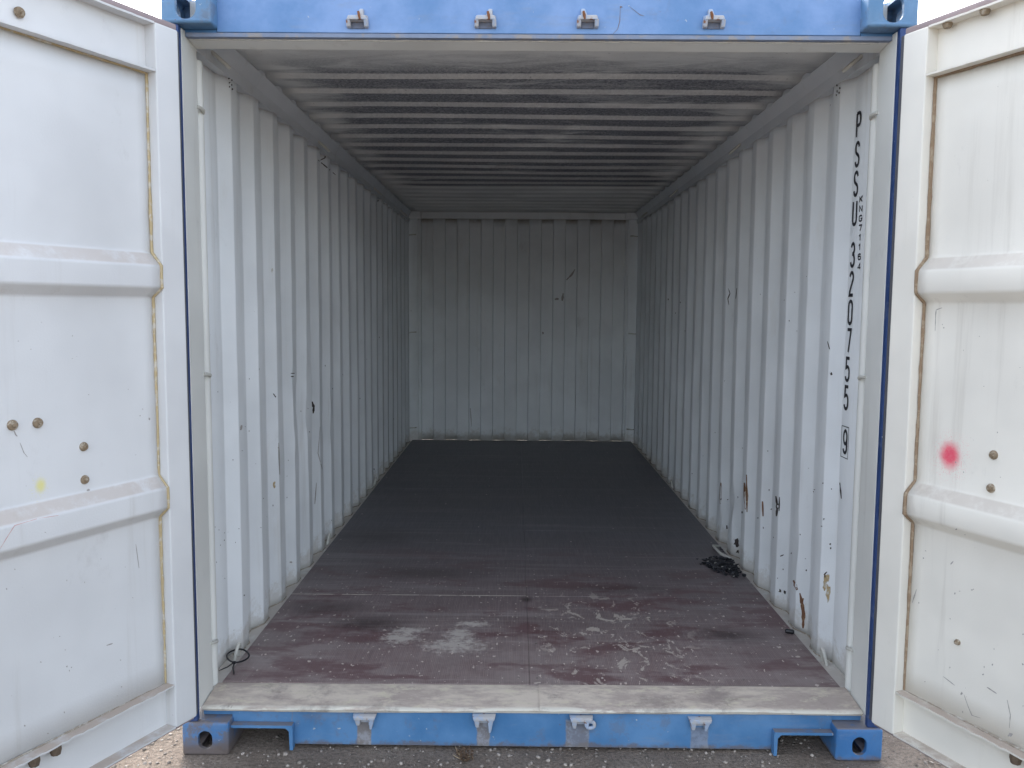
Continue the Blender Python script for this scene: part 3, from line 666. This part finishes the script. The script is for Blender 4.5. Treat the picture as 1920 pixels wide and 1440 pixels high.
    for z in (0.32, 0.93, 1.62, 2.26):           # hinges on the outer face
        m = MB(); bx(m, -0.035, 0.16, -0.062, -0.0505, z-0.045, z+0.045, 0.003); m.tube([(-0.022, s*-0.056, z-0.06), (-0.022, s*-0.056, z+0.06)], 0.011, 10); m.build('hinge', M_BLUE, dr)
    for u in (0.35, 0.85):                       # lock rods on the outer face
        m = MB(); m.tube([(u, s*-0.085, 0.10), (u, s*-0.085, 2.50)], 0.017, 12)
        for z in (0.45, 1.25, 2.10): bx(m, u-0.05, u+0.05, -0.075, -0.0505, z-0.03, z+0.03, 0.004)
        m.build('lock_rod', M_KEEP, dr)
    return dr
DL = door('L', (-1.143, -0.05), 114.5, M_DOORL, M_SEALL, 0.0050, [(0.582, 1.241, 'P', .0145), (0.509, 1.238, 'P', .0145), (0.369, 1.151, 'P', .0135), (0.370, 1.053, 'P', .0135), (0.509, 2.335, 'P', .0145), (0.512, 0, 'B', .016), (0.578, 0, 'B', .016)])
DR = door('R', (1.151, -0.05), 113.0, M_DOORR, M_SEALR, 0.0062, [(0.367, 1.148, 'P', .0135), (0.365, 1.049, 'P', .0135), (0.284, 0.553, 'P', .009), (0.145, 0, 'T', .014), (0.270, 0, 'T', .014), (0.505, 0, 'B', .016)])

# ------------------------------------------------------------------ stencilled writing on the right wall
def arc(cx, cy_, rx, ry, a0, a1, n=8): return [(cx+rx*math.cos(R(a0+(a1-a0)*i/n)), cy_+ry*math.sin(R(a0+(a1-a0)*i/n))) for i in range(n+1)]
def glyph(c):
    if c == 'P': return [[(0, 0), (0, 1)], [(0, 1), (.62, 1)]+arc(.62, .80, .38, .20, 90, 0)+arc(.62, .68, .38, .20, 0, -90)+[(0, .48)]]
    if c == 'S': return [arc(.5, .80, .46, .20, 0, 180)+arc(.52, .74, .48, .22, 180, 235, 4)+arc(.48, .26, .48, .22, 55, 0, 4)+arc(.5, .20, .46, .20, 0, -180)]
    if c == 'U': return [[(0, 1), (0, .18)]+arc(.5, .2, .5, .2, 180, 360)+[(1, .2), (1, 1)]]
    if c == '3': return [arc(.48, .78, .44, .22, 165, -75)+[(.36, .54)], [(.36, .54)]+arc(.48, .27, .50, .27, 75, -165, 10)]
    if c == '2': return [arc(.48, .78, .46, .22, 170, -20)+[(.1, .16), (0, 0), (1, 0)]]
    if c == '0': return [arc(.5, .78, .5, .22, 0, 180)+arc(.5, .22, .5, .22, 180, 360)+[(1, .78)]]
    if c == '7': return [[(0, 1), (1, 1), (.42, 0)]]
    if c == '5': return [[(.95, 1), (.1, 1), (.06, .56)]+arc(.46, .40, .50, .22, 130, 0)+arc(.46, .22, .50, .22, 0, -170)]
    if c == '9': return [arc(.5, .70, .46, .30, 0, 360, 20), [(.96, .70), (.96, .22)]+arc(.5, .20, .46, .20, 0, -170)]
    if c == 'K': return [[(0, 0), (0, 1)], [(1, 1), (0, .42)], [(.3, .6), (1, 0)]]
    if c == 'N': return [[(0, 0), (0, 1), (1, 0), (1, 1)]]
    if c == 'G': return [arc(.5, .75, .5, .25, 20, 180)+arc(.5, .25, .5, .25, 180, 360)+[(1, .45), (.55, .45)]]
    if c == '1': return [[(.15, .78), (.55, 1), (.55, 0)]]
    if c == '6': return [arc(.5, .30, .46, .30, 0, 360, 20), [(.04, .30), (.04, .72)]+arc(.5, .78, .46, .22, 180, 15)]
    if c == '4': return [[(.75, 0), (.75, 1), (0, .28), (1, .28)]]
def ribbon(m, pts, wd, fn):
    P = [Vector(p) for p in pts]; Q = [P[0]]
    for p in P[1:]:
        if (p-Q[-1]).length > 1e-5: Q.append(p)
    A, B = [], []
    for i, p in enumerate(Q):
        a = (Q[i]-Q[i-1]).normalized() if i else (Q[1]-Q[0]).normalized(); b = (Q[i+1]-Q[i]).normalized() if i < len(Q)-1 else a
        na, nb = Vector((-a.y, a.x)), Vector((-b.y, b.x)); n_ = na+nb
        n_ = n_.normalized() if n_.length > 1e-4 else na; kk = min(1.8, 1/max(0.3, n_.dot(na)))
        A.append(m.bm.verts.new(fn(p+n_*wd/2*kk))); B.append(m.bm.verts.new(fn(p-n_*wd/2*kk)))
    for i in range(len(Q)-1): m.bm.faces.new((A[i], A[i+1], B[i+1], B[i]))
XT = 1.2018
KZ = 1.0185
def zz(z): return 1.5655+(z-1.5655)*KZ
def letter(c, y_left, width, ztop, height, stroke, dx=0.0):
    m = MB()
    for j, st in enumerate(glyph(c)):
        ww, hh = width-stroke, height-stroke
        ribbon(m, [(p[0]*ww+stroke/2, p[1]*hh+stroke/2) for p in st], stroke, lambda q: (XT-dx-j*0.0002, y_left-q.x, ztop-height+q.y))
    return m.build('painted_letter', M_INK, WALLS[1], None)
z0 = 2.287
for c, z in zip('PSSU3207559', (2.287, 2.181, 2.075, 1.969, 1.816, 1.710, 1.604, 1.498, 1.391, 1.284, 1.118)):
    yl = 0.432 if c != '9' else 0.424
    letter(c, yl-0.004+0.006*((2.287-z)/1.2), 0.046, zz(z), 0.098, 0.0125)
m = MB()                                       # thin frame round the last digit
fr = [(0.440, zz(1.127)), (0.372, zz(1.127)), (0.372, zz(1.009)), (0.440, zz(1.009)), (0.440, zz(1.127))]
ribbon(m, fr, 0.003, lambda q: (XT, q.x-0.0, q.y)); m.build('painted_frame', M_INK, WALLS[1], None)
for i, c in enumerate('KNG71164'):
    letter(c, 0.367-0.0012*i, 0.0300, zz(1.978-0.0346*i), 0.0262, 0.0056)

# ------------------------------------------------------------------ scuffs and scratches found in the photograph, laid on the real surfaces
DG = bpy.context.evaluated_depsgraph_get(); DG.update()
def surf(o):
    ev = o.evaluated_get(DG); me = ev.to_mesh(); mw = o.matrix_world if o.parent is None else (o.parent.matrix_world @ o.matrix_parent_inverse @ o.matrix_basis)
    bm = bmesh.new(); bm.from_mesh(me); bm.transform(mw); t = BVHTree.FromBMesh(bm); ev.to_mesh_clear(); return t, mw.inverted()
def lay(bvh, px, py, off=0.0012):
    d = pix_ray(px, py); h = bvh.ray_cast(CAM_POS, d)
    if h[0] is None: return None
    n = h[1] if h[1].dot(d) < 0 else -h[1]
    return h[0]+n*off
def marks(target, strokes, mat, name):
    bvh, inv = surf(target); m = MB()
    for st in strokes:
        if st[0] == 'l':                       # tapering line through pixel points
            _, wpx, pts = st; sub = []
            for a, b in zip(pts[:-1], pts[1:]):
                for i in range(4): t = i/4; sub.append((a[0]+(b[0]-a[0])*t, a[1]+(b[1]-a[1])*t))
            sub.append(pts[-1]); A = []
            for i, (x, y) in enumerate(sub):
                q = sub[min(i+1, len(sub)-1)]; p = sub[max(i-1, 0)]; dx, dy = q[0]-p[0], q[1]-p[1]; l = math.hypot(dx, dy) or 1
                tw = wpx*(0.35+0.65*math.sin(math.pi*min(1, max(0, (i+0.5)/len(sub)))))*(1+rnd(.35))/2
                a = lay(bvh, x-dy/l*tw, y+dx/l*tw); b = lay(bvh, x+dy/l*tw, y-dx/l*tw)
                A.append((inv @ a, inv @ b) if a and b else None)
            for u, v in zip(A[:-1], A[1:]):
                if u and v and (u[0]-v[0]).length < 0.12 and (u[1]-v[1]).length < 0.12 and (u[0]-u[1]).length < 0.06:
                    m.bm.faces.new([m.bm.verts.new(p) for p in (u[0], v[0], v[1], u[1])])
        else:                                  # ragged blot
            _, x, y, rx, ry = st; n = 11; ring = []
            for i in range(n):
                a = 2*math.pi*i/n; k2 = random.uniform(0.45, 1.15); p = lay(bvh, x+rx*k2*math.cos(a), y+ry*k2*math.sin(a)); ring.append(inv @ p if p else None)
            c = lay(bvh, x, y)
            if c is None: continue
            c = inv @ c; cv = m.bm.verts.new(c); vv = [m.bm.verts.new(p) if p is not None and (p-c).length < 0.1 else None for p in ring]
            for i in range(n):
                if vv[i] and vv[(i+1) % n]: m.bm.faces.new((cv, vv[i], vv[(i+1) % n]))
    o = m.build(name, mat, target, None); o['kind'] = 'stuff'; return o
def specks(x0, x1, y0, y1, n, r): return [('b', random.uniform(x0, x1), random.uniform(y0, y1), r*random.uniform(.5, 1.3), r*random.uniform(.5, 1.6)) for _ in range(n)]
RWm, LWm = WALLS[1], WALLS[-1]
marks(RWm, [('l', 7, [(1500, 1112), (1504, 1130), (1507, 1150), (1506, 1178)]), ('l', 5, [(1488, 1088), (1495, 1106)]), ('b', 1504, 1128, 4, 10), ('l', 4, [(1352, 905), (1351, 945)]), ('l', 4, [(1396, 905), (1398, 955)]), ('l', 3, [(1400, 890), (1401, 960)]), ('l', 4, [(1430, 940), (1431, 968)])], M_RUSTM, 'rust_streak')
marks(RWm, [('b', 1550, 1085, 6, 12), ('b', 1553, 1110, 5, 18), ('b', 1546, 1098, 3, 10), ('l', 5, [(1400, 910), (1401, 950)])], M_OCHRE, 'ochre_scuff')
marks(RWm, [('l', 1.7, [(1366, 541), (1369, 550), (1365, 560), (1367, 572)]), ('l', 1.3, [(1382, 540), (1380, 560)]), ('l', 5, [(1455, 930), (1458, 950), (1456, 968)]), ('l', 3, [(1462, 932), (1461, 958)]), ('b', 1463, 1108, 3, 4), ('b', 1472, 1110, 3, 5), ('b', 1559, 701, 3, 3), ('b', 1381, 1018, 6, 9), ('b', 1386, 1035, 7, 4),
            ('l', 2, [(1463, 1043), (1470, 1040)]), ('b', 1596, 1082, 2, 5), ('b', 1593, 1161, 2, 2), ('l', 2, [(1552, 640), (1556, 655)]), ('b', 1547, 1080, 2, 4), ('l', 2.5, [(1545, 1078), (1551, 1072)]), ('b', 1557, 1020, 2, 2), ('b', 1558, 1028, 2, 2), ('l', 4, [(1363, 985), (1365, 1012)]), ('l', 2.5, [(1575, 905), (1578, 935)])]
      + specks(1230, 1560, 900, 1150, 34, 1.5) + specks(1250, 1560, 500, 900, 16, 1.1), M_MARK, 'scuff_mark')
marks(RWm, [('b', 1562, 152+0, 2.2, 2.2), ('b', 1574, 153, 1.8, 2.6), ('b', 1570, 160, 1.8, 2.6), ('b', 1575, 165, 1.8, 2.6), ('b', 1570, 171, 1.8, 2.6), ('b', 1574, 174, 1.8, 2.6), ('b', 1569, 178, 1.6, 2)], M_INK, 'painted_mark')
marks(LWm, [('b', 429, 147, 1.7, 2.4), ('b', 434, 150, 1.7, 2.4), ('b', 430, 155, 1.7, 2.4), ('b', 434, 159, 1.7, 2.4), ('b', 430, 163, 1.7, 2.4), ('b', 435, 167, 1.7, 2.4)], M_INK, 'painted_mark')
marks(LWm, [('l', 4.5, [(585, 753), (588, 764), (587, 775)]), ('l', 2, [(545, 700), (552, 700)]), ('l', 2, [(545, 706), (551, 706)]), ('l', 2, [(512, 738), (517, 745)]), ('l', 2, [(598, 270), (611, 284), (609, 296), (597, 302)]), ('l', 2.2, [(596, 300), (608, 310), (629, 328)]), ('l', 1.8, [(704, 362), (710, 372), (706, 384)]),
            ] + specks(400, 760, 620, 1000, 34, 1.1) + specks(390, 470, 980, 1200, 10, 1.2), M_MARK, 'scuff_mark')
M_GREY = plain('grey_scuff', (0.36, 0.345, 0.33), 0.8, 0.3, 80)
marks(LWm, [('l', 1.6, [(593, 905), (590, 945)]), ('l', 1.4, [(600, 800), (596, 850), (604, 880)]), ('b', 452, 802, 4, 5), ('l', 2, [(522, 830), (524, 890)]), ('b', 545, 1054, 3, 2)], M_GREY, 'scuff_mark')
marks(LWm, [('b', 514, 908, 2.5, 7)], M_OCHRE, 'ochre_scuff')
marks(LWm, [('b', 510, 507, 2, 5)], M_PALE, 'paint_chip')
marks(EW, [('l', 3, [(1062, 525), (1072, 515), (1078, 505)]), ('b', 1043, 561, 5, 3), ('l', 4, [(1056, 550), (1054, 564)]), ('b', 1018, 625, 2, 3), ('l', 1.2, [(882, 765), (884, 800)])], M_GREY, 'scuff_mark')
marks(DR, [('l', 1.6, [(1753, 620), (1754, 590), (1755, 581), (1766, 577)]), ('l', 2, [(1710, 1130), (1718, 1105)]), ('l', 1.5, [(1807, 1302), (1815, 1325), (1822, 1341), (1838, 1346)]), ('l', 1.6, [(1888, 1312), (1894, 1340), (1892, 1365)]), ('l', 2, [(1782, 1058), (1787, 1052)]), ('b', 1893, 1378, 6, 4), ('l', 2, [(1850, 1288), (1868, 1300)]), ('b', 1803, 1300, 3, 4), ('l', 1.2, [(1768, 1268), (1790, 1285)])] + specks(1720, 1920, 990, 1420, 26, 1.5) + specks(1740, 1920, 600, 900, 10, 1.3), M_GREY, 'scuff_mark')
marks(DL, [('l', 2.4, [(27, 808), (30, 815), (33, 818)]), ('l', 1.6, [(38, 830), (45, 848), (52, 857)]), ('b', 166, 919, 4, 2.5), ('b', 280, 785, 2, 3), ('l', 1.6, [(183, 31), (200, 42)]), ('b', 161, 25, 2, 4), ('l', 2, [(200, 1210), (212, 1206)]), ('l', 1.4, [(255, 1020), (261, 1065)])] + specks(10, 280, 990, 1400, 22, 1.4) + specks(10, 280, 570, 860, 8, 1.2), M_GREY, 'scuff_mark')
marks(DL, [('l', 1.3, [(0, 1030), (12, 1010), (28, 985), (70, 972), (110, 966)])], plain('red_pencil', (0.55, 0.30, 0.28), 0.8, 0.2, 60), 'red_line')
marks(HEAD, [('l', 1.1, [(1163, 14), (1162, 40), (1158, 55), (1147, 66)]), ('b', 1164, 13, 3, 2), ('l', 0.9, [(1180, 12), (1200, 28), (1208, 30)])], plain('brown_scratch', (0.20, 0.15, 0.12), 0.8, 0.3, 60), 'scratch')

# ------------------------------------------------------------------ loose things
# cable tie through the lashing ring
m = MB(); cx, cy_, z = -1.150, 0.390, FZ+0.022
loop = [(cx+0.036*math.cos(a)*(1+0.16*math.cos(2*a)), cy_+0.052*math.sin(a), z+0.006*math.sin(a+0.8)+0.010*math.cos(a)*-1) for a in [2*math.pi*i/26 for i in range(26)]]
m.tube(loop, 0.0034, 8, True)
tie = empty('cable_tie'); tie.location = (0, 0, 0)
tie['label'] = 'black plastic cable tie looped through the lashing ring at the floor corner'; tie['category'] = 'cable tie'
m.build('loop', M_TIE, tie)
hx, hy, hz = loop[20]
MB().box(hx-0.005, hx+0.005, hy-0.006, hy+0.004, hz-0.005, hz+0.005, 0.001).build('head', M_TIE, tie)
MB().tube([(hx, hy, hz), (hx+0.004, hy-0.03, FZ+0.010), (hx+0.022, hy-0.072, FZ+0.0035)], [0.0034, 0.003, 0.0022], 6).build('tail', M_TIE, tie)
MB().tube([(hx-0.002, hy, hz), (hx-0.02, hy-0.02, FZ+0.008), (hx-0.045, hy-0.045, FZ+0.0035)], [0.003, 0.0026, 0.002], 6).build('tail', M_TIE, tie)

# dark crumbled debris at the foot of the right wall
m = MB(); random.seed(5)
quad = [pix_on(x, y, 2, FZ) for x, y in ((1322, 1054), (1372, 1046), (1412, 1088), (1350, 1076))]
for i in range(420):
    a, b = random.random(), random.betavariate(2, 2)
    p = quad[0].lerp(quad[1], a*0.9).lerp(quad[3].lerp(quad[2], a), b)
    p = p+Vector((random.gauss(0, .022), random.gauss(0, .035), 0))
    if p.x > 1.142: continue
    r = random.uniform(0.004, 0.013); m.ico((p.x, p.y, FZ+r*0.35+random.random()*0.012), r, 1, (1.5, 0.8, 0.45), 0.3)
for i in range(60):
    t = random.random(); p = pix_on(1338+40*t+rnd(5), 1010+34*t+rnd(6), 2, FZ); r = random.uniform(0.003, 0.009)
    if p.x < 1.140: m.ico((p.x, p.y, FZ+r*0.4), r, 1, (1.4, 0.9, 0.5), 0.3)
deb = m.build('debris_pile', M_CRUMB, None, None); deb['label'] = 'heap of dark crumbled debris on the container floor against the lettered wall'; deb['category'] = 'debris'; deb['kind'] = 'stuff'

# black plug at the floor edge
p = pix_on(1500, 1190, 2, FZ)
m = MB(); m.tube([(1.105, 0.722, FZ+0.011), (1.112, 0.720, FZ+0.012), (1.136, 0.714, FZ+0.011), (1.142, 0.712, FZ+0.011)], [0.006, 0.0105, 0.0105, 0.007], 10)
o = m.build('plug', M_TIE); o['label'] = 'small black plug lying at the edge of the container floor by the lettered wall'; o['category'] = 'plug'

# dry tuft on the ground before the sill
random.seed(21); tuft = empty('dry_weed'); tc = pix_on(871, 1424, 2, 0); tuft.location = (tc.x, tc.y, 0)
tuft['label'] = 'small dry brown weed with curled leaves on the gravel before the sill'; tuft['category'] = 'weed'
m = MB()
for i in range(70):
    a = random.random()*6.28; d = random.random()**0.6*0.034; x, y, z = d*math.cos(a)*1.0, d*math.sin(a)*0.8, 0.002+random.random()*0.036
    l, wd = random.uniform(.012, .024), random.uniform(.004, .009); e = random.random()*6.28; t = Vector((math.cos(e), math.sin(e), rnd(.6))); n_ = t.cross(Vector((rnd(1), rnd(1), 1))).normalized(); u_ = t.cross(n_)
    c = Vector((x, y, z)); A = [c-t*l/2, c+n_*wd/2+u_*.002, c+t*l/2, c-n_*wd/2+u_*.002, c-u_*.0015]
    v = [m.bm.verts.new(q if q.z > 0.0008 else Vector((q.x, q.y, 0.0008))) for q in A]
    for f in ((0, 1, 4), (1, 2, 4), (2, 3, 4), (3, 0, 4)): m.bm.faces.new([v[i] for i in f])
m.build('leaf', M_LEAF, tuft, None, False)['kind'] = 'stuff'
m = MB()
for (dx, dy, h, bx_) in ((-0.028, 0.0, 0.046, -.004), (-0.022, -.012, 0.028, .006), (-0.012, .01, 0.03, -.012), (0.004, -.012, 0.02, .016), (-0.03, -.006, 0.02, -.01)):
    m.tube([(dx*0.3, dy*0.3, 0.001), (dx*0.8+bx_*0.3, dy*0.8, h*0.55), (dx+bx_, dy, h)], [0.0018, 0.0015, 0.0010], 5)
m.build('stem', M_TWIG, tuft)

# loose gravel over the ground round the container
random.seed(3); m = MB()
def stone(x, y, r): m.ico((x, y, r*0.22), r, 1, (1, random.uniform(.7, 1), random.uniform(.45, .75)), 0.22)
def clear(x, y): return not (abs(x) > 1.02 and abs(x) < 1.24 and -0.02 < y < 0.2)
for i in range(5200):
    x, y = random.uniform(-2.3, 2.3), random.uniform(-0.55, 0.50); r = 0.0018+0.0080*random.random()**2.8
    if clear(x, y): stone(x, y, r)
for i in range(900):
    s = random.choice((-1, 1)); x, y = s*random.uniform(1.22, 2.6), random.uniform(-1.2, 2.5); r = 0.002+0.011*random.random()**3
    if clear(x, y): stone(x, y, r)
for i in range(500):
    x, y = random.uniform(-3, 3), random.uniform(-3.4, -0.5); stone(x, y, 0.003+0.011*random.random()**3)
gv = m.build('gravel', M_STONE, None, 60, True, False); gv['kind'] = 'stuff'; gv['label'] = 'loose pale and grey gravel scattered over the ground'; gv['category'] = 'gravel'
